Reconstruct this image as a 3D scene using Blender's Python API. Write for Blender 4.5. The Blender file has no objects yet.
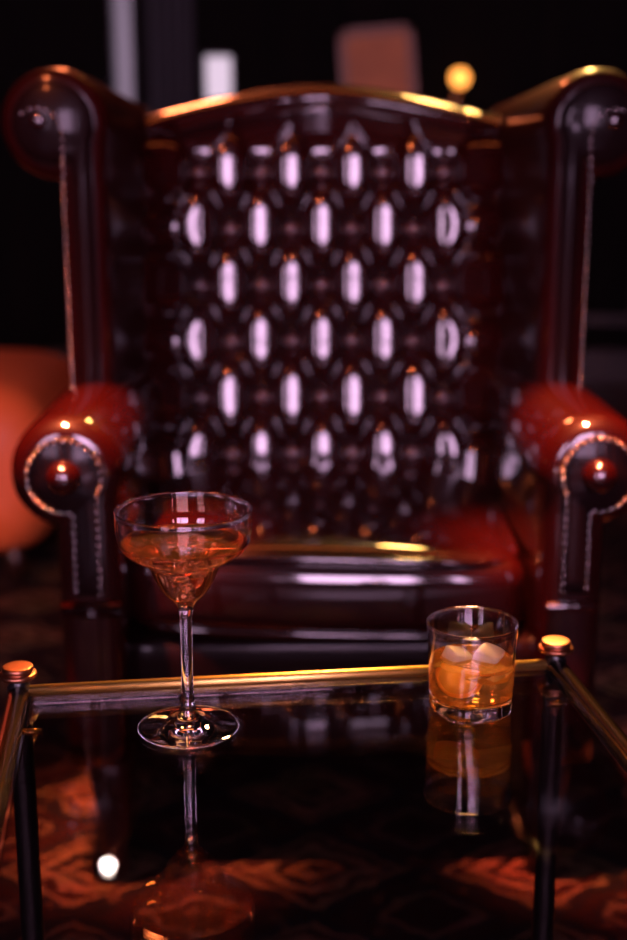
import bpy, bmesh, math, random
from mathutils import Vector, Matrix
random.seed(4)
PI = math.pi
scn = bpy.context.scene
COL = scn.collection
CAMZ, PITCH, F = 0.96, math.radians(13.6), 1305.6
SP, CP = math.sin(PITCH), math.cos(PITCH)

# ------------------------------------------------------------------ helpers
WORLD = {}
def wm(o):
    return WORLD.get(o.name, Matrix.Identity(4)) if o else Matrix.Identity(4)

def tag(o, label=None, cat=None, group=None, kind=None):
    if label: o['label'] = label
    if cat: o['category'] = cat
    if group: o['group'] = group
    if kind: o['kind'] = kind
    return o

def thing(name, loc, label, cat, group=None, rotz=0.0):
    o = bpy.data.objects.new(name, None)
    COL.objects.link(o)
    o.empty_display_size = 0.05
    o.location = loc
    o.rotation_euler = (0, 0, rotz)
    WORLD[o.name] = Matrix.Translation(loc) @ Matrix.Rotation(rotz, 4, 'Z')
    return tag(o, label, cat, group)

def obj(name, bm, mat, parent=None, smooth=True, origin=None, recalc=True, local=False):
    """link a bmesh built in world space as ONE mesh object"""
    if recalc:
        bmesh.ops.recalc_face_normals(bm, faces=bm.faces)
    w = wm(parent)
    if origin is not None:
        lw = w @ Matrix.Translation(w.inverted() @ Vector(origin))
    else:
        lw = w
    if not local: bm.transform(lw.inverted())
    me = bpy.data.meshes.new(name)
    bm.to_mesh(me); bm.free()
    for p in me.polygons: p.use_smooth = smooth
    me.materials.append(mat)
    o = bpy.data.objects.new(name, me)
    COL.objects.link(o)
    if parent: o.parent = parent
    if origin is not None:
        o.location = w.inverted() @ Vector(origin)
    WORLD[o.name] = lw
    return o

def struct(name, bm, mat, smooth=False):
    o = obj(name, bm, mat, None, smooth)
    o['kind'] = 'structure'
    return o

def rings(bm, secs, close=True, cap0=True, cap1=True):
    """loft a list of rings (equal numbers of points)"""
    vs = [[bm.verts.new(p) for p in s] for s in secs]
    n = len(secs[0])
    for a, b in zip(vs[:-1], vs[1:]):
        for i in range(n if close else n - 1):
            j = (i + 1) % n
            bm.faces.new((a[i], a[j], b[j], b[i]))
    if cap0: bm.faces.new(vs[0][::-1])
    if cap1: bm.faces.new(vs[-1])
    return vs

def lathe(bm, prof, c=(0, 0, 0), n=48, closed=False, axis='Z', shape=None):
    """revolve (r, h) points; a point with r = 0 becomes a pole"""
    c = Vector(c)
    rows = []
    for (r, h) in prof:
        if r < 1e-6:
            p = Vector((0, 0, h))
            if axis == 'Y': p = Vector((0, h, 0))
            rows.append([bm.verts.new(c + p)])
        else:
            row = []
            for k in range(n):
                a = 2 * PI * k / n
                q = r * (shape(a, h) if shape else 1.0)
                p = Vector((q * math.cos(a), q * math.sin(a), h))
                if axis == 'Y': p = Vector((p.x, h, p.y))
                row.append(bm.verts.new(c + p))
            rows.append(row)
    if closed: rows.append(rows[0])
    for a, b in zip(rows[:-1], rows[1:]):
        for k in range(n):
            j = (k + 1) % n
            if len(a) == 1 and len(b) == 1: continue
            if len(a) == 1: bm.faces.new((a[0], b[k], b[j]))
            elif len(b) == 1: bm.faces.new((a[k], a[j], b[0]))
            else: bm.faces.new((a[k], a[j], b[j], b[k]))

def tube(bm, pts, r, n=12, closed=False):
    pts = [Vector(p) for p in pts]
    secs = []
    N = len(pts)
    up = Vector((0, 0, 1))
    prev = None
    for i, p in enumerate(pts):
        if closed: t = pts[(i + 1) % N] - pts[(i - 1) % N]
        else: t = pts[min(i + 1, N - 1)] - pts[max(i - 1, 0)]
        t.normalize()
        if prev is None:
            u = t.cross(up)
            if u.length < 1e-3: u = t.cross(Vector((1, 0, 0)))
        else:
            u = prev - t * prev.dot(t)
        u.normalize(); prev = u
        v = t.cross(u)
        rr = r[i] if isinstance(r, (list, tuple)) else r
        secs.append([p + rr * (math.cos(2 * PI * k / n) * u + math.sin(2 * PI * k / n) * v) for k in range(n)])
    if closed:
        secs.append(secs[0])
        rings(bm, secs, cap0=False, cap1=False)
        bmesh.ops.remove_doubles(bm, verts=bm.verts, dist=1e-6)
    else:
        rings(bm, secs)

def box(bm, x0, x1, y0, y1, z0, z1, bev=0.0, seg=2):
    r = bmesh.ops.create_cube(bm, size=1)
    for v in r['verts']:
        v.co = Vector(((x0 + x1) / 2 + v.co.x * (x1 - x0), (y0 + y1) / 2 + v.co.y * (y1 - y0), (z0 + z1) / 2 + v.co.z * (z1 - z0)))
    if bev:
        es = list({e for v in r['verts'] for e in v.link_edges})
        bmesh.ops.bevel(bm, geom=es, offset=bev, segments=seg, profile=0.5, affect='EDGES')

def rounded_box(bm, c, h, r, n=14):
    """soft box: every vertex pulled to the rounded shell"""
    t = bmesh.new()
    bmesh.ops.create_cube(t, size=2)
    bmesh.ops.subdivide_edges(t, edges=t.edges, cuts=n, use_grid_fill=True)
    mp = {}
    for v in t.verts:
        # denser grid towards the edges
        q = Vector([math.sin(k * PI / 2) for k in v.co])
        p = Vector((q.x * h[0], q.y * h[1], q.z * h[2]))
        inner = Vector([max(-h[i] + r, min(h[i] - r, p[i])) for i in range(3)])
        d = p - inner
        if d.length > 1e-9: p = inner + d.normalized() * r
        mp[v] = bm.verts.new(Vector(c) + p)
    for f in t.faces:
        bm.faces.new([mp[v] for v in f.verts])
    t.free()
    return list(mp.values())

def ray(px, py):
    r, u = (px - 313.5) / F, -(py - 470) / F
    return Vector((r, CP + u * SP, -SP + u * CP))
def at_z(px, py, z):
    d = ray(px, py); t = (z - CAMZ) / d.z
    return Vector((0, 0, CAMZ)) + d * t
def at_y(px, py, y):
    d = ray(px, py); t = y / d.y
    return Vector((0, 0, CAMZ)) + d * t

# ------------------------------------------------------------------ materials
def nodes(name):
    m = bpy.data.materials.new(name); m.use_nodes = True
    nt = m.node_tree
    return m, nt, nt.nodes['Principled BSDF']
def N(nt, t, **kw):
    n = nt.nodes.new(t)
    for k, v in kw.items(): setattr(n, k, v)
    return n
def principled(name, col, rough, metal=0.0, spec=0.5, coat=0.0, coat_r=0.1, coat_ior=1.5, bump=0.0, scale=200.0, var=0.0, vscale=6.0):
    m, nt, b = nodes(name)
    b.inputs['Base Color'].default_value = (*col, 1)
    b.inputs['Roughness'].default_value = rough
    b.inputs['Metallic'].default_value = metal
    b.inputs['Specular IOR Level'].default_value = spec
    b.inputs['Coat Weight'].default_value = coat
    b.inputs['Coat Roughness'].default_value = coat_r
    b.inputs['Coat IOR'].default_value = coat_ior
    tc = N(nt, 'ShaderNodeTexCoord')
    if bump:
        no = N(nt, 'ShaderNodeTexNoise'); no.inputs['Scale'].default_value = scale; no.inputs['Detail'].default_value = 3
        bp = N(nt, 'ShaderNodeBump'); bp.inputs['Strength'].default_value = bump; bp.inputs['Distance'].default_value = 0.002
        nt.links.new(tc.outputs['Object'], no.inputs['Vector'])
        nt.links.new(no.outputs['Fac'], bp.inputs['Height'])
        nt.links.new(bp.outputs['Normal'], b.inputs['Normal'])
    if var:
        n2 = N(nt, 'ShaderNodeTexNoise'); n2.inputs['Scale'].default_value = vscale; n2.inputs['Detail'].default_value = 4
        mx = N(nt, 'ShaderNodeMix', data_type='RGBA')
        mx.inputs['A'].default_value = (*[c * (1 - var) for c in col], 1)
        mx.inputs['B'].default_value = (*[min(1, c * (1 + var)) for c in col], 1)
        nt.links.new(tc.outputs['Object'], n2.inputs['Vector'])
        nt.links.new(n2.outputs['Fac'], mx.inputs['Factor'])
        nt.links.new(mx.outputs['Result'], b.inputs['Base Color'])
    return m
def emission(name, col, s):
    m, nt, b = nodes(name)
    b.inputs['Base Color'].default_value = (0.01, 0.01, 0.01, 1); b.inputs['Roughness'].default_value = 0.3
    b.inputs['Emission Color'].default_value = (*col, 1)
    b.inputs['Emission Strength'].default_value = s
    return m
def glass(name, col, ior, rough=0.0, diff=None, dfac=0.0):
    m, nt, b = nodes(name)
    nt.nodes.remove(b)
    out = nt.nodes['Material Output']
    g = N(nt, 'ShaderNodeBsdfGlass')
    g.inputs['Color'].default_value = (*col, 1); g.inputs['IOR'].default_value = ior; g.inputs['Roughness'].default_value = rough
    if diff:
        d = N(nt, 'ShaderNodeBsdfTranslucent'); d.inputs['Color'].default_value = (*diff, 1)
        d2 = N(nt, 'ShaderNodeBsdfDiffuse'); d2.inputs['Color'].default_value = (*diff, 1)
        a = N(nt, 'ShaderNodeMixShader'); a.inputs[0].default_value = 0.5
        mx = N(nt, 'ShaderNodeMixShader'); mx.inputs[0].default_value = dfac
        nt.links.new(d.outputs[0], a.inputs[1]); nt.links.new(d2.outputs[0], a.inputs[2])
        nt.links.new(g.outputs[0], mx.inputs[1]); nt.links.new(a.outputs[0], mx.inputs[2])
        nt.links.new(mx.outputs[0], out.inputs[0])
    else:
        nt.links.new(g.outputs[0], out.inputs[0])
    return m
def thin_glass(name, tint, ior):
    """thin sheet: fresnel mirror over a tinted clear pane"""
    m, nt, b = nodes(name)
    nt.nodes.remove(b)
    out = nt.nodes['Material Output']
    t = N(nt, 'ShaderNodeBsdfTransparent'); t.inputs['Color'].default_value = (*tint, 1)
    g = N(nt, 'ShaderNodeBsdfGlossy'); g.inputs['Roughness'].default_value = 0.0
    fr = N(nt, 'ShaderNodeFresnel'); fr.inputs['IOR'].default_value = ior
    ge = N(nt, 'ShaderNodeNewGeometry')
    io = N(nt, 'ShaderNodeMix'); io.inputs['A'].default_value = ior; io.inputs['B'].default_value = 1 / ior
    nt.links.new(ge.outputs['Backfacing'], io.inputs['Factor']); nt.links.new(io.outputs['Result'], fr.inputs['IOR'])
    mx = N(nt, 'ShaderNodeMixShader')
    nt.links.new(fr.outputs[0], mx.inputs[0]); nt.links.new(t.outputs[0], mx.inputs[1]); nt.links.new(g.outputs[0], mx.inputs[2])
    nt.links.new(mx.outputs[0], out.inputs[0])
    return m

def wood_panel(name, c0, c1, scale=3.0, rough=0.35):
    m, nt, b = nodes(name)
    tc = N(nt, 'ShaderNodeTexCoord'); mp = N(nt, 'ShaderNodeMapping'); mp.inputs['Scale'].default_value = (6, 6, 0.6)
    no = N(nt, 'ShaderNodeTexNoise'); no.inputs['Scale'].default_value = scale; no.inputs['Detail'].default_value = 6; no.inputs['Distortion'].default_value = 1.2
    cr = N(nt, 'ShaderNodeValToRGB')
    cr.color_ramp.elements[0].color = (*c0, 1); cr.color_ramp.elements[1].color = (*c1, 1)
    cr.color_ramp.elements[0].position = 0.35; cr.color_ramp.elements[1].position = 0.7
    nt.links.new(tc.outputs['Object'], mp.inputs['Vector']); nt.links.new(mp.outputs[0], no.inputs['Vector'])
    nt.links.new(no.outputs['Fac'], cr.inputs['Fac']); nt.links.new(cr.outputs['Color'], b.inputs['Base Color'])
    b.inputs['Roughness'].default_value = rough
    if rough > .8: b.inputs['Specular IOR Level'].default_value = 0.1
    return m

def rug_material():
    m, nt, b = nodes('rug_wool')
    L = nt.links.new
    def math_(op, a, bb=None, c=None):
        n = N(nt, 'ShaderNodeMath', operation=op)
        for i, v in enumerate((a, bb, c)):
            if v is None: continue
            if isinstance(v, (int, float)): n.inputs[i].default_value = v
            else: L(v, n.inputs[i])
        return n.outputs[0]
    tc = N(nt, 'ShaderNodeTexCoord')
    no = N(nt, 'ShaderNodeTexNoise'); no.inputs['Scale'].default_value = 22; no.inputs['Detail'].default_value = 2
    L(tc.outputs['Object'], no.inputs['Vector'])
    sub = N(nt, 'ShaderNodeVectorMath', operation='MULTIPLY_ADD')
    sub.inputs[1].default_value = (0.05, 0.05, 0); L(no.outputs['Color'], sub.inputs[0]); L(tc.outputs['Object'], sub.inputs[2])
    sx = N(nt, 'ShaderNodeSeparateXYZ'); L(sub.outputs[0], sx.inputs[0])
    X, Y = sx.outputs[0], sx.outputs[1]
    def lozenge(px, py, ox, oy):
        a = math_('ABSOLUTE', math_('SUBTRACT', math_('FRACT', math_('ADD', math_('DIVIDE', X, px), ox)), 0.5))
        c = math_('ABSOLUTE', math_('SUBTRACT', math_('FRACT', math_('ADD', math_('DIVIDE', Y, py), oy)), 0.5))
        return math_('MULTIPLY', math_('ADD', a, c), 2.0)          # 0 centre .. 2 corner
    d1 = lozenge(0.30, 0.22, 0.42, 0.1)
    r1 = N(nt, 'ShaderNodeValToRGB'); cr = r1.color_ramp; cr.interpolation = 'CONSTANT'
    stops = [(0.0, (0.05, 0.012, 0.012)), (0.08, (0.42, 0.20, 0.07)), (0.16, (0.03, 0.012, 0.014)), (0.22, (0.46, 0.24, 0.10)),
             (0.32, (0.08, 0.014, 0.012)), (0.38, (0.40, 0.21, 0.09)), (0.43, (0.04, 0.02, 0.03)), (0.55, (0.07, 0.012, 0.012)), (0.68, (0.05, 0.02, 0.03)),
             (0.74, (0.30, 0.15, 0.08)), (0.79, (0.06, 0.010, 0.010))]
    while len(cr.elements) < len(stops): cr.elements.new(0.5)
    for e, (p, c) in zip(cr.elements, stops): e.position = p; e.color = (*c, 1)
    L(math_('MULTIPLY', d1, 0.5), r1.inputs['Fac'])
    # small scattered rosettes
    vo = N(nt, 'ShaderNodeTexVoronoi'); vo.inputs['Scale'].default_value = 26
    L(sub.outputs[0], vo.inputs['Vector'])
    r2 = N(nt, 'ShaderNodeValToRGB'); r2.color_ramp.interpolation = 'CONSTANT'
    r2.color_ramp.elements[0].color = (1, 1, 1, 1); r2.color_ramp.elements[1].color = (0, 0, 0, 1); r2.color_ramp.elements[1].position = 0.24
    L(vo.outputs['Distance'], r2.inputs['Fac'])
    mx = N(nt, 'ShaderNodeMix', data_type='RGBA'); mx.inputs['B'].default_value = (0.26, 0.10, 0.045, 1)
    L(math_('MULTIPLY', r2.outputs['Color'], 0.75), mx.inputs['Factor']); L(r1.outputs['Color'], mx.inputs['A'])
    # pile wear
    n3 = N(nt, 'ShaderNodeTexNoise'); n3.inputs['Scale'].default_value = 9; n3.inputs['Detail'].default_value = 8
    L(tc.outputs['Object'], n3.inputs['Vector'])
    mul = N(nt, 'ShaderNodeMix', data_type='RGBA', blend_type='MULTIPLY'); mul.inputs['Factor'].default_value = 0.9
    L(mx.outputs['Result'], mul.inputs['A']); L(n3.outputs['Color'], mul.inputs['B'])
    hsv = N(nt, 'ShaderNodeHueSaturation'); hsv.inputs['Saturation'].default_value = 0.85; hsv.inputs['Value'].default_value = 0.44
    L(mul.outputs['Result'], hsv.inputs['Color']); L(hsv.outputs['Color'], b.inputs['Base Color'])
    b.inputs['Roughness'].default_value = 0.95; b.inputs['Specular IOR Level'].default_value = 0.1
    n4 = N(nt, 'ShaderNodeTexNoise'); n4.inputs['Scale'].default_value = 600
    L(tc.outputs['Object'], n4.inputs['Vector'])
    bp = N(nt, 'ShaderNodeBump'); bp.inputs['Strength'].default_value = 0.4; L(n4.outputs['Fac'], bp.inputs['Height']); L(bp.outputs[0], b.inputs['Normal'])
    return m

M = {}
M['leather'] = principled('oxblood_leather', (0.012, 0.0005, 0.0006), 0.45, spec=0.06, coat=1.0, coat_r=0.07, coat_ior=1.8, bump=0.04, scale=260, var=0.35, vscale=9)
M['leather_wing'] = principled('oxblood_wing_leather', (0.014, 0.0006, 0.0007), 0.5, spec=0.06, coat=0.35, coat_r=0.12, coat_ior=1.6, bump=0.04, scale=260, var=0.35, vscale=9)
M['leather_dark'] = principled('oxblood_leather_dark_trim', (0.005, 0.0012, 0.0015), 0.45, spec=0.06, coat=0.25, coat_r=0.12, bump=0.04, scale=260)
M['button'] = principled('oxblood_button_leather', (0.05, 0.006, 0.007), 0.30, spec=0.5, coat=1.0, coat_r=0.16, coat_ior=2.0)
M['nail'] = principled('antique_brass_nail', (0.30, 0.25, 0.24), 0.16, metal=1.0)
M['dark_wood'] = wood_panel('dark_mahogany', (0.012, 0.004, 0.003), (0.035, 0.012, 0.007))
M['panel'] = wood_panel('dark_wall_panelling', (0.002, 0.0013, 0.001), (0.005, 0.003, 0.0025), rough=0.9)
M['brass'] = principled('polished_brass', (0.95, 0.55, 0.16), 0.18, metal=1.0)
M['satin_brass'] = principled('satin_brass', (0.95, 0.58, 0.17), 0.40, metal=1.0)
M['copper'] = principled('copper_brass_cap', (0.36, 0.13, 0.07), 0.36, metal=1.0)
M['gunmetal'] = principled('dark_bronze_tube', (0.30, 0.17, 0.12), 0.16, metal=1.0)
M['black_metal'] = principled('black_lacquered_steel', (0.006, 0.005, 0.006), 0.3)
M['tabletop'] = thin_glass('smoked_table_glass', (0.62, 0.55, 0.55), 1.85)
M['glass'] = glass('clear_glassware', (0.99, 0.985, 1.0), 1.5)
M['cocktail'] = glass('pink_orange_cocktail', (1.0, 0.68, 0.47), 1.34, diff=(1.0, 0.42, 0.20), dfac=0.06)
M['whisky'] = glass('amber_whisky', (1.0, 0.76, 0.40), 1.35, diff=(1.0, 0.50, 0.08), dfac=0.20)
M['ice'] = glass('melting_ice', (1.0, 0.97, 0.95), 1.31, rough=0.15, diff=(1.0, 0.92, 0.88), dfac=0.55)
M['clear_ice'] = glass('clear_ice', (1.0, 0.97, 0.95), 1.42, diff=(1.0, 0.8, 0.7), dfac=0.08)
M['orange_peel'] = principled('orange_peel', (1.0, 0.42, 0.03), 0.4)
M['orange_flesh'] = principled('orange_flesh', (1.0, 0.55, 0.08), 0.35, var=0.2, vscale=80)
M['rug'] = rug_material()
M['floor'] = wood_panel('dark_floorboards', (0.03, 0.008, 0.004), (0.08, 0.02, 0.01))
M['ceiling'] = principled('dark_ceiling_paint', (0.02, 0.015, 0.015), 0.9)
M['window_glow'] = emission('daylight_pane', (0.96, 0.57, 0.93), 17.0)
M['side_glow'] = emission('side_daylight_pane', (0.97, 0.60, 0.93), 11.5)
M['slit_glow'] = emission('dim_daylight_slit', (0.80, 0.62, 0.85), 0.13)
M['small_pane_glow'] = emission('bright_small_pane', (0.95, 0.76, 0.93), 0.62)
M['amber_glow'] = emission('amber_globe', (1.0, 0.34, 0.06), 2.8)
M['warm_glow'] = emission('white_bulb', (1.0, 0.88, 0.78), 140.0)
M['added_strip_glow'] = emission('added_amber_strip', (1.0, 0.17, 0.04), 7.0)  # glow of the added ceiling strip
M['red_glow'] = emission('red_amber_bulb', (1.0, 0.20, 0.05), 14.0)
M['ottoman'] = principled('tan_orange_leather', (0.62, 0.12, 0.028), 0.55, bump=0.1, scale=150, var=0.3, vscale=4)
M['picture'] = principled('brown_picture_print', (0.42, 0.12, 0.02), 0.6, var=0.5, vscale=5)
M['picture_frame'] = principled('brown_wood_frame', (0.20, 0.075, 0.03), 0.5)
M['curtain'] = principled('charcoal_curtain', (0.045, 0.042, 0.048), 0.9)
M['frame'] = principled('dark_window_frame', (0.02, 0.014, 0.014), 0.5)

# ------------------------------------------------------------------ room
XL, XR, YF, YB, ZC = -2.7, 2.4, -2.6, 5.6, 2.9
b = bmesh.new(); box(b, XL - .1, XR + .1, YF - .1, YB + .1, -0.1, 0.0); struct('floor', b, M['floor'])
b = bmesh.new(); box(b, XL - .1, XR + .1, YF - .1, YB + .1, ZC, ZC + .1); struct('ceiling', b, M['ceiling'])
b = bmesh.new(); box(b, XL - .1, XL, YF, YB, 0, ZC); struct('wall_left', b, M['panel'])
b = bmesh.new(); box(b, XR, XR + .1, YF, YB, 0, ZC); struct('wall_right', b, M['panel'])
def wall_with_holes(name, y0, y1, holes):
    """wall in the XZ plane; holes (x0,x1,z0,z1) sorted by x"""
    bm = bmesh.new(); x = XL
    for (a, c, z0, z1) in holes:
        box(bm, x, a, y0, y1, 0, ZC)
        if z0 > 0: box(bm, a, c, y0, y1, 0, z0)
        if z1 < ZC: box(bm, a, c, y0, y1, z1, ZC)
        x = c
    box(bm, x, XR, y0, y1, 0, ZC)
    return struct(name, bm, M['panel'])
def window(name, x0, x1, z0, z1, y, inward, mat, bars=(), hbars=(), fw=0.05):
    o = bmesh.new(); yy = y - inward * 0.05
    box(o, x0, x1, yy - .004, yy + .004, z0, z1)
    w = struct(name, o, mat)
    f = bmesh.new()
    box(f, x0, x0 + fw, y - .03, y + .03, z0, z1); box(f, x1 - fw, x1, y - .03, y + .03, z0, z1)
    box(f, x0, x1, y - .03, y + .03, z0, z0 + fw); box(f, x0, x1, y - .03, y + .03, z1 - fw, z1)
    for bx in bars: box(f, bx - .02, bx + .02, y - .025, y + .025, z0, z1)
    for bz in hbars: box(f, x0, x1, y - .025, y + .025, bz - .015, bz + .015)
    obj('window_frame', f, M['frame'], w, smooth=False)
    return w
W1 = (-0.30, 1.10, 0.85, 2.80)
W5 = (-2.40, -1.30, 0.95, 2.70)
W2 = (1.42, 1.66, 1.1, 2.6)
wall_with_holes('wall_front', YF - .1, YF, [W5, W1, W2])
window('window_1', *W1, YF, 1, M['window_glow'], bars=[0.62], hbars=[1.4, 1.85, 2.3])
window('window_5', *W5, YF, 1, M['side_glow'], bars=[-1.85], hbars=[1.4, 1.85, 2.3])
window('window_2', *W2, YF, 1, M['window_glow'], hbars=[1.6, 2.1])
# narrow daylight slits in the far wall
a0, a1 = at_y(114, 108, YB), at_y(133, 0, YB)
S3 = (a0.x, a1.x, 1.0, 2.3)
a0, a1 = at_y(204, 97, YB), at_y(233, 54, YB)
S4 = (a0.x, a1.x, a0.z - 0.02, a1.z)
wall_with_holes('wall_back', YB, YB + .1, [S3, S4])
window('window_3', *S3, YB, -1, M['slit_glow'], fw=0.008)
window('window_4', *S4, YB, -1, M['small_pane_glow'], fw=0.008, hbars=[])
for nm, x0, x1, y0, y1 in (('baseboard_back', XL, XR, YB - .02, YB), ('baseboard_left', XL, XL + .02, YF, YB), ('baseboard_right', XR - .02, XR, YF, YB)):
    b = bmesh.new(); box(b, x0, x1, y0, y1, 0.0, 0.14, 0.005); struct(nm, b, M['dark_wood'])
# wall panel mouldings on the far wall
b = bmesh.new()
for x0, x1 in ((0.62, 1.4), (1.5, 2.3)):
    for z0, z1 in ((0.25, 0.95), (1.6, 2.7)):
        box(b, x0, x1, YB - .025, YB, z0, z0 + .04); box(b, x0, x1, YB - .025, YB, z1 - .04, z1)
        box(b, x0, x0 + .04, YB - .025, YB, z0, z1); box(b, x1 - .04, x1, YB - .025, YB, z0, z1)
struct('trim_1', b, M['dark_wood'])

# curtain between the two slits
bm = bmesh.new()
cx0, cx1 = S3[1] + 0.06, S4[0] - 0.03
n = 60; sec = []
for z in (0.03, 1.0, 2.0, 2.7):
    fr = [Vector((cx0 + (cx1 - cx0) * i / n, YB - 0.075 + 0.028 * math.sin(i * 2 * PI * 4.5 / n), z)) for i in range(n + 1)]
    bk = [p + Vector((0, 0.008, 0)) for p in reversed(fr)]
    sec.append(fr + bk)
rings(bm, sec)
curt = thing('curtain', ((cx0 + cx1) / 2, YB - .075, 0.0), 'blurred charcoal grey curtain between the tall lilac window slit and the small bright pane', 'curtain')
obj('drape', bm, M['curtain'], curt)
b = bmesh.new(); tube(b, [(cx0 - .05, YB - .075, 2.72), (cx1 + .05, YB - .075, 2.72)], 0.012)
for x in (cx0 - .03, cx1 + .03): tube(b, [(x, YB - .075, 2.72), (x, YB + .0, 2.72)], 0.008)
obj('curtain_rod', b, M['black_metal'], curt)

# framed picture leaning out of true on the far wall
p0 = at_y(379, 27, YB); pw, ph = 0.31, 0.42
pic = thing('framed_picture', (p0.x, YB, p0.z - ph / 2), 'blurred brown framed picture hanging tilted behind the crest of the armchair', 'picture')
def rect(bm, x0, x1, z0, z1, y0, y1):
    box(bm, x0, x1, y0, y1, z0, z1)
R = Matrix.Translation((p0.x, 0, p0.z - ph / 2)) @ Matrix.Rotation(math.radians(-5), 4, 'Y')
b = bmesh.new()
for q in ((-pw / 2, -pw / 2 + .03, -ph / 2, ph / 2), (pw / 2 - .03, pw / 2, -ph / 2, ph / 2), (-pw / 2, pw / 2, -ph / 2, -ph / 2 + .03), (-pw / 2, pw / 2, ph / 2 - .03, ph / 2)):
    rect(b, *q, YB - .03, YB - .002)
b.transform(R); obj('frame', b, M['picture_frame'], pic, smooth=False)
b = bmesh.new(); rect(b, -pw / 2 + .028, pw / 2 - .028, -ph / 2 + .028, ph / 2 - .028, YB - .018, YB - .006)
b.transform(R); obj('print', b, M['picture'], pic, smooth=False)

# amber globe sconce on the far wall
g = at_y(460, 78, YB - 0.12)
sc_ = thing('wall_sconce', (g.x, YB, g.z - 0.08), 'small glowing amber globe wall lamp behind the right of the chair back', 'wall lamp')
b = bmesh.new(); lathe(b, [(0, -.036), (.014, -.0335), (.026, -.026), (.034, -.012), (.037, 0), (.034, .014), (.026, .026), (.014, .0335), (0, .036)], g, 24)
obj('globe', b, M['amber_glow'], sc_)
b = bmesh.new(); tube(b, [g + Vector((0, 0, -.033)), g + Vector((0, 0, -.07)), g + Vector((0, .05, -.085)), g + Vector((0, .12, -.08))], .007)
obj('bracket', b, M['gunmetal'], sc_)
b = bmesh.new(); lathe(b, [(0, -.012), (.03, -.012), (.034, -.004), (.034, 0), (0, 0)], (g.x, YB, g.z - .08), 24, axis='Y')
obj('wall_plate', b, M['gunmetal'], sc_)

# hanging lamps seen in the tabletop
def pendant(x, y, z, rad, mat, label):
    t = thing('pendant_lamp', (x, y, z), label, 'pendant lamp', 'pendant lamps hanging beyond the armchair')
    b = bmesh.new()
    pr = [(0, -rad)] + [(rad * math.sin(k * PI / 10), -rad * math.cos(k * PI / 10)) for k in range(1, 10)] + [(0, rad)]
    lathe(b, pr, (x, y, z), 20); obj('bulb', b, mat, t)
    b = bmesh.new(); lathe(b, [(0, rad * .9), (rad * .55, rad * .9), (rad * .6, rad * 1.5), (rad * .3, rad * 2.1), (0, rad * 2.1)], (x, y, z), 16); obj('socket', b, M['black_metal'], t)
    b = bmesh.new(); tube(b, [(x, y, z + rad * 2), (x, y, ZC - .02)], .004, 8); obj('cord', b, M['black_metal'], t)
    b = bmesh.new(); lathe(b, [(0, -.025), (.04, -.025), (.05, 0), (0, 0)], (x, y, ZC), 20); obj('ceiling_rose', b, M['black_metal'], t)
    return t
def mirror_spot(px, py, zt, table_z=0.4875):
    d = ray(px, py); t = (table_z - CAMZ) / d.z
    p = Vector((0, 0, CAMZ)) + d * t
    d2 = Vector((d.x, d.y, -d.z)); t2 = (zt - table_z) / d2.z
    return p + d2 * t2
q = mirror_spot(108, 865, 2.45); pendant(*q, 0.013, M['warm_glow'], 'white globe pendant bulb seen as a round white spot mirrored in the glass tabletop')
q = mirror_spot(150, 925, 2.45); pendant(*q, 0.032, M['red_glow'], 'red glowing pendant bulb mirrored faintly low in the left of the glass tabletop')

# added unseen amber strip, for streaks on rail, seat edge and crest
cl = thing('added_light_strip', (0.1, 2.75, ZC), 'added amber light strip, unseen above the armchair, for highlight streaks', 'added light')
b = bmesh.new(); box(b, -1.1, 1.3, 2.69, 2.81, ZC - .05, ZC - .001, .004); obj('strip_backing', b, M['black_metal'], cl, smooth=False)
b = bmesh.new(); box(b, -1.08, 1.28, 2.705, 2.795, ZC - .065, ZC - .0502, .004); obj('strip_emitter', b, M['added_strip_glow'], cl, smooth=False)

# ------------------------------------------------------------------ rug
b = bmesh.new(); box(b, -1.9, 1.9, 0.15, 4.2, 0.0, 0.012, 0.004)
tag(obj('oriental_rug', b, M['rug']), 'dark red oriental rug with lozenge medallions under the glass table and armchair', 'rug')

# ------------------------------------------------------------------ ottoman far left
ot = thing('ottoman', (-1.02, 3.13, 0.012), 'blurred orange leather ottoman with rounded top, left of the armchair', 'ottoman')
b = bmesh.new(); vs = rounded_box(b, (-1.02, 3.13, 0.262), (0.44, 0.36, 0.195), 0.13, 18)
for v in vs:
    if v.co.z > 0.40: v.co.z += 0.03 * (1 - ((v.co.x + 1.02) / .44) ** 2) * (1 - ((v.co.y - 3.13) / .36) ** 2)
obj('cushion', b, M['ottoman'], ot)
for sx in (-1, 1):
    for sy in (-1, 1):
        b = bmesh.new(); lathe(b, [(0, 0), (.018, 0), (.026, .09), (0, .09)], (-1.02 + sx * .34, 3.13 + sy * .28, .012), 14); obj('leg', b, M['dark_wood'], ot)

# ------------------------------------------------------------------ wing armchair
CX, CY = 0.023, 1.95
chair = thing('wing_armchair', (CX, CY, 0.012), 'deep buttoned oxblood leather wing armchair facing the glass table', 'armchair')
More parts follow.
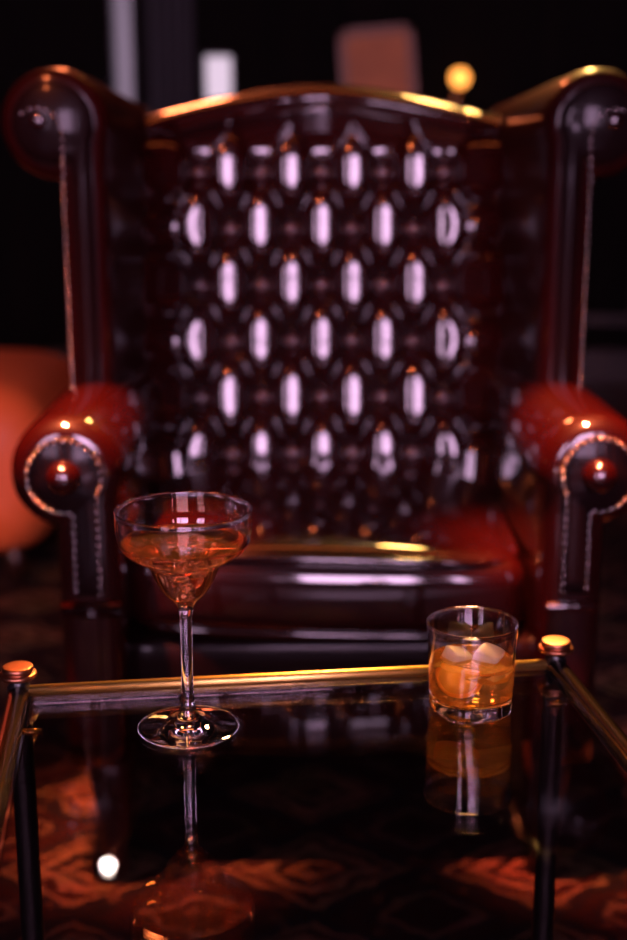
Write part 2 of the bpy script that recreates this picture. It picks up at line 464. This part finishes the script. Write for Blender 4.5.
# ---- tufted backrest
A, B = 0.0490, 0.0893            # half button spacing, row spacing
Z0 = 0.487                       # lowest button row
def back_pt(u, v):
    """front surface of the back before tufting; v = height"""
    w = v - 0.45
    y = 2.07 + 0.25 * w - 0.14 * w * w + (8.0 * (v - 0.965) ** 2 if v > 0.965 else 0.0)
    y -= 0.030 * (abs(u) / 0.27) ** 2.5 + 7.0 * max(0.0, abs(u) - 0.222) ** 2
    return Vector((CX + u, y, v))
def tuft(u, v):
    x = u / A
    if abs(x) > 4.3: x = math.copysign(4.3 + 0.35 * math.tanh((abs(x) - 4.3) / 0.35), x)
    yy = (v - Z0) / B + 1.0                       # row index, bottom row = 1, top row = 6
    fade = 1.0
    plain = 0.0
    if yy > 6.0:
        t = min(1.0, (yy - 6.0) / 0.95)
        plain = -0.5 * t * t
    if yy < 1.0:
        fade = max(0.0, 1 - (1.0 - yy) / 0.9)
        yy = 1.0
    p, q = (x + yy) / 2, (x - yy) / 2
    s = abs(math.sin(PI * p) * math.sin(PI * q))
    dx = x - (math.floor(p) + math.floor(q) + 1)
    h = (1 - (1 - s) ** 3.0) - 0.13 * dx * dx * min(1.0, s * 2.5)
    if yy > 6.0:
        if math.floor(p) - math.floor(q) > 6: h = 0.0        # no row of pillows above the top buttons
        h += plain
    # nearest button
    best = 9
    for j in range(max(1, int(yy) - 1), min(6, int(yy) + 2) + 1):
        for i in range(max(-4, int(x) - 2), min(4, int(x) + 2) + 1):
            if (i + j) % 2 == 0:
                d2 = ((x - i) * A) ** 2 + ((v - Z0) / B + 1 - j) ** 2 * B * B
                best = min(best, d2)
    pit = math.exp(-best / (0.021 ** 2))
    hh = 0.034 * h * fade + 0.026 * (1 - fade)
    return hh - 0.018 * pit
bm = bmesh.new()
NU, NV = 270, 330
W = 0.285
def vtop(u):
    t = min(1, abs(u) / 0.27)
    return 1.035 - 0.05 * t ** 1.6
secs = []
for i in range(NU + 1):
    u = -W + 2 * W * i / NU
    row = []
    vt = vtop(u)
    for j in range(NV + 1):
        v = 0.40 + (vt - 0.40) * j / NV
        p = back_pt(u, v); e = 1e-3
        nrm = Vector((0, -1, 0.24 + 0.2 * max(0, v - .75))).normalized()
        row.append(p + nrm * tuft(u, v))
    # roll over the crest to the outside back
    top = back_pt(u, vt); r = 0.038
    c = top + Vector((0, 0.028, 0.0))
    last = row[-1]
    for k in range(1, 13):
        a = PI * k / 12
        off = Vector((0, -math.cos(a) * (r + (0.026 if k < 7 else 0.026 * (12 - k) / 6) * 0.6), math.sin(a) * r))
        row.append(Vector((top.x, c.y + off.y, top.z + off.z)))
    for v in (0.9, 0.7, 0.5, 0.3, 0.2):
        row.append(Vector((top.x, back_pt(u, v).y + 0.07, v)))
    row.append(Vector((top.x, back_pt(u, .4).y + 0.03, 0.2)))
    secs.append(row)
rings(bm, secs)
back = obj('backrest', bm, M['leather'], chair)
bb = bmesh.new(); lathe(bb, [(0, -.007), (.004, -.0065), (.0066, -.0042), (.0080, -.001), (.0080, .004), (0, .004)], (0, 0, 0), 16, axis='Y')
proto = None
for j in range(1, 7):
    for i in range(-4, 5):
        if (i + j) % 2: continue
        u, v = i * A, Z0 + (j - 1) * B
        nrm = Vector((0, -1, 0.24)).normalized()
        p = back_pt(u, v) - nrm * 0.013
        if proto is None:
            proto = obj('button', bb, M['button'], back, local=True); o = proto
        else:
            o = proto.copy(); COL.objects.link(o); o.parent = back
        o.location = wm(back).inverted() @ p
        o.rotation_euler = (math.radians(-13), 0, 0)

# ---- scroll shapes shared by the arms and wings
def outline(cx, cz, r, col_in, col_out, zb, side, n1=10, n2=44, n3=10):
    """round scroll with a column hanging from it, drawn for the left side, mirrored by side"""
    P = []
    col_in = min(col_in, cx + r * 0.995)
    a0 = -math.acos((col_in - cx) / r) if col_in < cx + r else 0
    a1 = 2 * PI - math.acos(max(-1, (col_out - cx) / r))
    zi = cz + r * math.sin(a0)
    for i in range(n1): P.append((col_in, zb + (zi - zb) * i / n1))
    for i in range(n2 + 1):
        a = a0 + (a1 - a0) * i / n2
        P.append((cx + r * math.cos(a), cz + r * math.sin(a)))
    zo = cz + r * math.sin(a1)
    for i in range(1, n3 + 1): P.append((col_out, zo + (zb - zo) * i / n3))
    if side > 0: P = [(-x, z) for x, z in P]
    return P
def resample(P, d, skip_end=True):
    out = []; acc = 0.0; last = Vector((*P[0], 0)); out.append(P[0])
    for p in P[1:]:
        q = Vector((*p, 0)); seg = (q - last).length
        while acc + seg >= d and seg > 0:
            t = (d - acc) / seg
            last = last.lerp(q, t); out.append((last.x, last.y)); seg = (q - last).length; acc = 0.0
        acc += seg; last = q
    return out

# ---- arms
def arm_dims(ins, side, zb):
    return outline(-0.327, 0.577, 0.0725 - ins, -0.327 + 0.066 - ins, -0.327 - 0.018 + ins, zb, side)
nail_bm = bmesh.new(); lathe(nail_bm, [(0, -.0028), (.0015, -.0025), (.0028, -.0016), (.0036, .0), (.0036, .001), (0, .001)], (0, 0, 0), 10, axis='Y')
nail_proto = None
nm = bmesh.new()
n_arm = 0
YA = 1.555
for side in (-1, 1):
    bm = bmesh.new(); secs = []
    for (dy, ins) in ((0.0, 0.025), (0.002, 0.017), (0.009, 0.009), (0.020, 0.0025), (0.036, 0.0), (0.30, 0.0), (0.62, 0.0), (0.66, 0.006)):
        secs.append([Vector((CX + x, YA + dy, z)) for x, z in arm_dims(ins, side, 0.19)])
    rings(bm, secs)
    arm = obj('arm', bm, M['leather'], chair)
    fb = bmesh.new(); secs = []
    for (dy, ins) in ((0.004, 0.0235), (-0.003, 0.0235), (-0.0065, 0.0255), (-0.0072, 0.0285), (-0.0085, 0.031)):
        secs.append([Vector((CX + x, YA + dy, z)) for x, z in arm_dims(ins, side, 0.40 + ins)])
    rings(fb, secs)
    fac = obj('facing', fb, M['leather_dark'], arm)
    rb = bmesh.new(); lathe(rb, [(0, -.030), (.008, -.029), (.015, -.025), (.020, -.018), (.022, -.008), (.022, 0), (0, 0)], (CX + side * 0.327, YA, 0.577), 28, axis='Y')
    obj('scroll_boss', rb, M['leather'], arm)
    pl = bmesh.new(); box(pl, CX + side * 0.268, CX + side * 0.334, YA - .006, YA + .004, 0.400, 0.411, 0.0045, 3)
    obj('facing_welt', pl, M['leather'], arm)
    P = resample(arm_dims(0.0272, side, 0.428), 0.0105)
    for (x, z) in P[50:]:
        lathe(nm, [(0, -.0028), (.0015, -.0025), (.0028, -.0016), (.0036, .0), (0, .001)], (CX + x, YA - 0.0085, z), 8, axis='Y')
    for (x, z) in P[:50]:
        if nail_proto is None:
            nail_proto = obj('nailhead', nail_bm, M['nail'], arm, local=True); o = nail_proto
        else:
            o = nail_proto.copy(); COL.objects.link(o); o.parent = arm
        o.location = wm(arm).inverted() @ Vector((CX + x, YA - 0.0085, z)); n_arm += 1

# ---- wings
def wing_dims(ins, side, f=0.0, zb=0.60):
    cx = -0.368 + 0.050 * f
    r = 0.075 - 0.020 * f - ins
    return outline(cx, 1.000 - 0.012 * f, r, -0.368 + 0.050 * f + 0.070 - 0.020 * f - ins, -0.368 + 0.050 * f + 0.002 - .01 * f + ins, zb, side)
YW = 1.815
for side in (-1, 1):
    bm = bmesh.new(); secs = []
    for (dy, ins, f) in ((0.0, 0.022, 0), (0.002, 0.014, 0), (0.007, 0.007, 0), (0.016, 0.002, 0), (0.03, 0.0, 0.02), (0.12, 0, .2), (0.22, 0, 0.55), (0.32, 0.0, 0.85), (0.40, 0.0, 1.0), (0.43, .012, 1.0)):
        lean = 0.0
        secs.append([Vector((CX + x, YW + dy + (0.10 * max(0, z - .6)) * (dy / .4), z)) for x, z in wing_dims(ins, side, f)])
    rings(bm, secs)
    wing = obj('wing', bm, M['leather_wing'], chair)
    fb = bmesh.new(); secs = []
    for (dy, ins) in ((0.004, 0.0205), (-0.004, 0.0205), (-0.007, 0.0225), (-0.008, 0.026), (-0.0105, 0.029)):
        secs.append([Vector((CX + x, YW + dy, z)) for x, z in wing_dims(ins, side, 0, 0.61)])
    rings(fb, secs)
    obj('facing', fb, M['leather_dark'], wing)
    rb = bmesh.new(); lathe(rb, [(0, -.018), (.005, -.0175), (.010, -.015), (.012, -.008), (.012, 0), (0, 0)], (CX + side * 0.385, YW, 1.003), 24, axis='Y')
    obj('scroll_boss', rb, M['leather'], wing)
    # one row of nails up the outer edge, curling into the scroll
    row = [(-0.356, 0.645), (-0.356, 0.93)]
    row += [(-0.388 + 0.034 * math.cos(a), 0.985 + 0.034 * math.sin(a)) for a in [math.radians(d) for d in range(0, 150, 12)]]
    for (x, z) in resample(row, 0.0115):
        x = x if side < 0 else -x
        lathe(nm, [(0, -.0028), (.0015, -.0025), (.0028, -.0016), (.0036, .0), (0, .001)], (CX + x, YW - .0095, z), 8, axis='Y')
tag(obj('nailhead_trim', nm, M['nail'], chair), kind='stuff')

# ---- seat base, cushion, piping, legs
b = bmesh.new(); rounded_box(b, (CX, 1.905, 0.259), (0.272, 0.30, 0.085), 0.02, 10); obj('seat_rail', b, M['leather_dark'], chair)
bm = bmesh.new()
hx, hy, hz = 0.262, 0.258, 0.056
vs = rounded_box(bm, (0, 0, 0), (hx, hy, hz), 0.034, 22)
for v in vs:
    cxn, cyn = v.co.x / hx, v.co.y / hy
    if v.co.z > 0.0:
        v.co.z += 0.022 * (1 - cxn * cxn) * (1 - cyn ** 4 * .75) * (v.co.z / hz)
    v.co.y -= 0.022 * (1 - cxn * cxn) * max(0, -cyn) * (1 - 0.3 * (v.co.z / hz) ** 2)
RC = Matrix.Translation((CX, 1.865, 0.400)) @ Matrix.Rotation(math.radians(1.2), 4, 'Y') @ Matrix.Rotation(math.radians(-1.5), 4, 'Z')
bm.transform(RC)
cush = obj('seat_cushion', bm, M['leather'], chair)
for sz in (1, -1):
    pts = []
    for k in range(120):
        a = 2 * PI * k / 120
        c, s = math.cos(a), math.sin(a)
        m_ = (abs(c) ** 10 + abs(s) ** 10) ** (-0.1)
        x, y = c * m_ * (hx - .009), s * m_ * (hy - .009)
        cxn, cyn = x / hx, y / hy
        z = sz * (hz - 0.008)
        if sz > 0: z += 0.022 * (1 - cxn * cxn) * (1 - cyn ** 4 * .75) * .87
        y -= 0.022 * (1 - cxn * cxn) * max(0, -cyn) * 0.8
        pts.append(RC @ Vector((x, y, z)))
    b = bmesh.new(); tube(b, pts, 0.0062, 8, closed=True); obj('piping', b, M['leather'], cush)
for sx in (-1, 1):
    b = bmesh.new(); x, y = CX + sx * 0.29, 1.60
    lathe(b, [(0, 0), (.018, 0), (.021, .012), (.016, .03), (.022, .09), (.030, .14), (.033, .185), (0, .185)], (x, y, .012), 20); obj('leg', b, M['dark_wood'], chair)
    b = bmesh.new(); x = CX + sx * 0.26
    rings(b, [[Vector((x + q * dx, y_ + q * dy, z)) for dx, dy in ((-1, -1), (1, -1), (1, 1), (-1, 1))] for (q, y_, z) in ((.018, 2.20, .012), (.024, 2.15, .12), (.026, 2.12, .205))]); obj('leg', b, M['dark_wood'], chair)

# the chair stands turned a little to the left
PIV = Vector((CX, 1.56, 0.012)); RZ = Matrix.Rotation(math.radians(0.9), 4, 'Z')
chair.location = PIV + RZ @ (Vector((CX, CY, 0.012)) - PIV)
chair.rotation_euler = (0, 0, math.radians(0.9))

# ------------------------------------------------------------------ side table
TZ = 0.49
pl_, pr_ = at_z(19, 691, TZ), at_z(555, 664, TZ)
ax = (pr_ - pl_); ax.z = 0; TW = ax.length; ax.normalize()
TANG = math.atan2(ax.y, ax.x)
ay = Vector((-ax.y, ax.x, 0))           # away from camera
TD = 0.56
ctr = (pl_ + pr_) / 2 - ay * TD / 2
table = thing('side_table', (ctr.x, ctr.y, 0.012), 'low glass-topped side table with brass back rail and dark bronze side rails', 'table', rotz=TANG)
def T(x, y, z):                          # table space -> world
    return Vector((ctr.x, ctr.y, 0)) + ax * x + ay * y + Vector((0, 0, z))
hw, hd = TW / 2, TD / 2
def tlathe(prof, x, y, z, name, mat, n=28):
    b = bmesh.new(); lathe(b, prof, T(x, y, z), n); return obj(name, b, mat, table)
for sx in (-1, 1):
    for sy in (-1, 1):
        tlathe([(0, .0), (.0125, .0), (.014, .006), (.0105, .012), (.0105, TZ - .012 + .004), (.0085, TZ - .012 + .008), (.0085, TZ - .012 + .014), (0, TZ - .012 + .014)], sx * hw, sy * hd, .012, 'leg', M['black_metal'])
        tlathe([(0, .0105), (.0075, .0105), (.0085, .0125), (.0155, .0135), (.0166, .0145), (.0170, .0160), (.0166, .0176), (.0150, .0183), (.0138, .0184), (.0132, .0187), (.0135, .0194), (.0141, .0208), (.0140, .0226), (.0132, .0238), (.0126, .0241), (.0120, .0242), (.006, .0243), (0, .0243)], sx * hw, sy * hd, TZ, 'cap', M['copper'])
    b = bmesh.new(); tube(b, [T(sx * hw, -hd, TZ - .002), T(sx * hw, hd, TZ - .002)], .0098, 20); tag(obj('side_rail', b, M['gunmetal'], table))
    b = bmesh.new(); tube(b, [T(sx * hw, -hd, .16), T(sx * hw, hd, .16)], .007, 14); obj('stretcher', b, M['black_metal'], table)
    for fy in (hd - 0.055, -hd + 0.055):
        b = bmesh.new()
        tube(b, [T(sx * (hw - .003), fy, TZ - .013), T(sx * (hw - .014), fy, TZ - .0155), T(sx * (hw - .024), fy, TZ - .0155)], .003, 10)
        obj('glass_bracket', b, M['brass'], table)
for sy, zz in ((1, TZ), (-1, TZ)):
    b = bmesh.new(); tube(b, [T(-hw, sy * hd, zz), T(hw, sy * hd, zz)], .0050, 18)
    o = obj('end_rail', b, M['satin_brass'], table); o['label'] = 'brass rail'
b = bmesh.new()
x0 = hw - .0115; y0 = hd - .0065
t_ = bmesh.new(); box(t_, -x0, x0, -y0, y0, TZ - .0115, TZ - .0025, .0012, 2)
t_.transform(Matrix.Translation((ctr.x, ctr.y, 0)) @ Matrix.Rotation(TANG, 4, 'Z'))
obj('glass_top', t_, M['tabletop'], table, smooth=False)
b.free()
GZ = TZ - .0022

# ------------------------------------------------------------------ margarita glass
mp = at_z(188.5, 728.5, GZ)
mg = thing('margarita_glass', mp, 'tall stemmed cocktail glass of pink-orange drink on the left of the table', 'cocktail glass')
outer = [(0, 0.0), (.030, .0002), (.0405, .0008), (.0422, .0018), (.0420, .0028), (.033, .0042), (.020, .0068), (.0115, .0105), (.0075, .0165), (.0056, .026), (.0050, .040), (.0049, .070), (.0050, .095), (.0056, .104), (.0072, .110),
         (.0115, .1155), (.0170, .1205), (.0216, .1270), (.0255, .1350), (.0287, .1430), (.0320, .1475), (.0400, .1520), (.0480, .1575), (.0535, .1650), (.0552, .1740), (.0556, .1830), (.0556, .1895), (.0559, .1912), (.0559, .1922)]
inner = [(.0554, .1932), (.0546, .1931), (.0541, .1922), (.0541, .1912), (.0544, .1895), (.0544, .1830), (.0540, .1740), (.0522, .1655), (.0467, .1587), (.0390, .1535), (.0310, .1492), (.0272, .1445), (.0238, .1360), (.0198, .1280), (.0150, .1215), (.0095, .1165), (.0040, .1135), (0, .1130)]
def smooth_prof(P, n=3):
    """Catmull-Rom through the profile"""
    out = []
    for i in range(len(P) - 1):
        p0, p1, p2, p3 = P[max(i - 1, 0)], P[i], P[i + 1], P[min(i + 2, len(P) - 1)]
        for k in range(n):
            t = k / n
            q = [0.5 * (2 * p1[d] + (p2[d] - p0[d]) * t + (2 * p0[d] - 5 * p1[d] + 4 * p2[d] - p3[d]) * t * t + (3 * p1[d] - p0[d] - 3 * p2[d] + p3[d]) * t ** 3) for d in (0, 1)]
            out.append((max(0, q[0]), q[1]))
    out.append(P[-1])
    return out
b = bmesh.new(); lathe(b, smooth_prof(outer + inner, 3), mp, 64); obj('glass', b, M['glass'], mg)
LV = .1655
liq = [(0, .1127), (.0042, .1131), (.0098, .1162), (.0154, .1212), (.0202, .1277), (.0242, .1357), (.0276, .1443), (.0313, .1489), (.0393, .1532), (.0471, .1584), (.0526, .1653)]
lq = smooth_prof(liq, 3) + [(.0515, LV), (.03, LV), (.0, LV)]
b = bmesh.new(); lathe(b, lq, mp, 64); obj('drink', b, M['cocktail'], mg)

def cube_at(base, c, s, rot, label, group):
    b = bmesh.new()
    vs = rounded_box(b, (0, 0, 0), (s, s * .95, s * .9), s * .28, 5)
    for v in vs: v.co += Vector((random.uniform(-1, 1), random.uniform(-1, 1), random.uniform(-1, 1))) * s * .03
    rm = Matrix.Translation(base + Vector(c)) @ Matrix.Rotation(rot[2], 4, 'Z') @ Matrix.Rotation(rot[0], 4, 'X') @ Matrix.Rotation(rot[1], 4, 'Y')
    b.transform(rm)
    return tag(obj('ice_cube', b, M['ice'], None, origin=base + Vector(c)), label, 'ice cube', group)
def chip_at(c, s):
    b = bmesh.new()
    bmesh.ops.create_icosphere(b, subdivisions=1, radius=s)
    for v in b.verts: v.co *= random.uniform(.7, 1.15)
    b.transform(Matrix.Translation(mp + Vector(c)))
    return tag(obj('ice_chip', b, M['clear_ice'], None, smooth=False, origin=mp + Vector(c)), 'small clear ice chip in the drink of the stemmed cocktail glass', 'ice chip', 'ice chips in the cocktail')
for c, q in (((.022, -.006, .1615), .0068), ((.004, .020, .1615), .0065), ((-.022, .003, .1620), .0068), ((.000, -.020, .1600), .0060), ((.008, .004, .1560), .0065),
             ((-.009, -.002, .1490), .0068), ((.010, -.005, .1435), .0062), ((-.003, .008, .1390), .0060), ((.002, -.006, .1310), .0065), ((-.001, .004, .1235), .0050)):
    chip_at(c, q)

# ------------------------------------------------------------------ rocks glass
rp = at_z(470, 709, GZ)
rg = thing('tumbler', rp, 'short tumbler of amber whisky with ice and orange on the right of the table', 'tumbler')
def sq(a, h):
    """round rim easing into a softly squared foot"""
    t = max(0.0, min(1.0, 1 - h / 0.045))
    n_ = 2 + 0.9 * t
    return (abs(math.cos(a - .35)) ** n_ + abs(math.sin(a - .35)) ** n_) ** (-1 / n_) * (1 - .03 * t)
outer = [(0, .0012), (.024, .0010), (.030, .0), (.0325, .0008), (.0342, .004), (.0345, .009), (.0342, .013), (.0350, .018), (.0362, .030), (.0374, .048), (.0386, .066), (.0393, .0785), (.0396, .0797), (.0395, .0806)]
inner = [(.0390, .0812), (.0382, .0811), (.0377, .0804), (.0378, .0790), (.0371, .066), (.0358, .048), (.0345, .030), (.0334, .020), (.0310, .0158), (.020, .0145), (0, .0142)]
b = bmesh.new(); lathe(b, smooth_prof(outer, 2) + smooth_prof(inner, 2), rp, 72, shape=sq); obj('glass', b, M['glass'], rg)
liq = [(0, .0140), (.020, .0143), (.0312, .0156), (.0337, .0199), (.0348, .030), (.0360, .0475)]
b = bmesh.new(); lathe(b, smooth_prof(liq, 3) + [(.0352, .0472), (.02, .0472), (0, .0472)], rp, 72, shape=sq); obj('whisky', b, M['whisky'], rg)
cube_at(rp, (-.0125, .004, .0445), .0105, (.2, .3, .5), 'ice cube on the left in the tumbler, above the orange slice', 'ice cubes in the tumbler')
cube_at(rp, (.0145, .003, .0455), .0115, (.35, -.2, 1.1), 'ice cube on the right in the tumbler', 'ice cubes in the tumbler')
# half slice of orange against the left front wall
oc = rp + Vector((-.0105, -.0125, .0375))
rm = Matrix.Translation(oc) @ Matrix.Rotation(math.radians(-22), 4, 'Z') @ Matrix.Rotation(math.radians(72), 4, 'X') @ Matrix.Rotation(math.radians(-12), 4, 'Z')
sl = thing('orange_slice', oc, 'half slice of orange sunk in the whisky at the left of the tumbler', 'orange slice')
def half(r0, r1, h):
    b = bmesh.new(); n = 28; secs = []
    for k in range(n + 1):
        a = PI + PI * k / n
        c, q = math.cos(a), math.sin(a)
        secs.append([Vector((r0 * c, r0 * q, -h)), Vector((r1 * c, r1 * q, -h)), Vector((r1 * 1.02 * c, r1 * 1.02 * q, 0)), Vector((r1 * c, r1 * q, h)), Vector((r0 * c, r0 * q, h))])
    rings(b, secs); b.transform(rm); return b
obj('peel', half(.0150, .0178, .0026), M['orange_peel'], sl)
obj('flesh', half(.0004, .0149, .0022), M['orange_flesh'], sl)

# ------------------------------------------------------------------ lights
def spot(name, loc, target, energy, col, size, blend=.6, rad=.08):
    l = bpy.data.lights.new(name, 'SPOT'); l.energy = energy; l.color = col; l.spot_size = math.radians(size); l.spot_blend = blend; l.shadow_soft_size = rad
    o = bpy.data.objects.new(name, l); COL.objects.link(o); o.location = loc
    o.rotation_euler = (Vector(target) - Vector(loc)).to_track_quat('-Z', 'Y').to_euler()
    return o
spot('red_back_spot', (-0.55, 3.9, 2.8), (0.02, 1.45, 0.5), 170, (1.0, 0.20, 0.07), 36, .7, .16)
spot('warm_ceiling_spot', (-0.9, 0.35, 2.7), (-0.10, 2.12, 0.80), 150, (1.0, 0.18, 0.06), 20, .7, .05)
spot('ceiling_downlight', (-0.62, 1.35, 2.85), (-0.315, 1.64, 0.64), 3600, (1.0, 0.21, 0.08), 11, .8, .05)
spot('ceiling_downlight', (0.12, 1.35, 2.85), (0.35, 1.64, 0.64), 3600, (1.0, 0.21, 0.08), 11, .8, .05)
spot('amber_back_spot', (0.5, 3.6, 2.8), (0.0, 1.06, 0.56), 1500, (1.0, 0.50, 0.13), 14, .5, .17)
spot('floor_glow_spot', (-1.5, 0.9, 0.95), (-0.95, 3.0, 0.15), 60, (1.0, 0.26, 0.08), 46, .8, .12)
w = bpy.data.worlds.new('World'); scn.world = w; w.use_nodes = True
w.node_tree.nodes['Background'].inputs[0].default_value = (0.5, 0.4, 0.55, 1)
w.node_tree.nodes['Background'].inputs[1].default_value = 0.02

# ------------------------------------------------------------------ camera
cam = bpy.data.cameras.new('camera'); co = bpy.data.objects.new('camera', cam); COL.objects.link(co)
co.location = (0, 0, CAMZ); co.rotation_euler = (PI / 2 - PITCH, 0, 0)
cam.sensor_fit = 'VERTICAL'; cam.sensor_height = 36.0; cam.lens = 50.0; cam.clip_start = 0.02
cam.dof.use_dof = True; cam.dof.focus_distance = 1.085; cam.dof.aperture_fstop = 2.8
scn.camera = co
scn.view_settings.view_transform = 'Standard'; scn.view_settings.look = 'None'
scn.view_settings.gamma = 1.0; scn.view_settings.use_curve_mapping = False
scn.view_settings.exposure = 0.25
scn.cycles.max_bounces = 24; scn.cycles.transmission_bounces = 16; scn.cycles.transparent_max_bounces = 16; scn.cycles.glossy_bounces = 8
scn.cycles.caustics_refractive = True; scn.cycles.caustics_reflective = True
scn.cycles.blur_glossy = 0.5
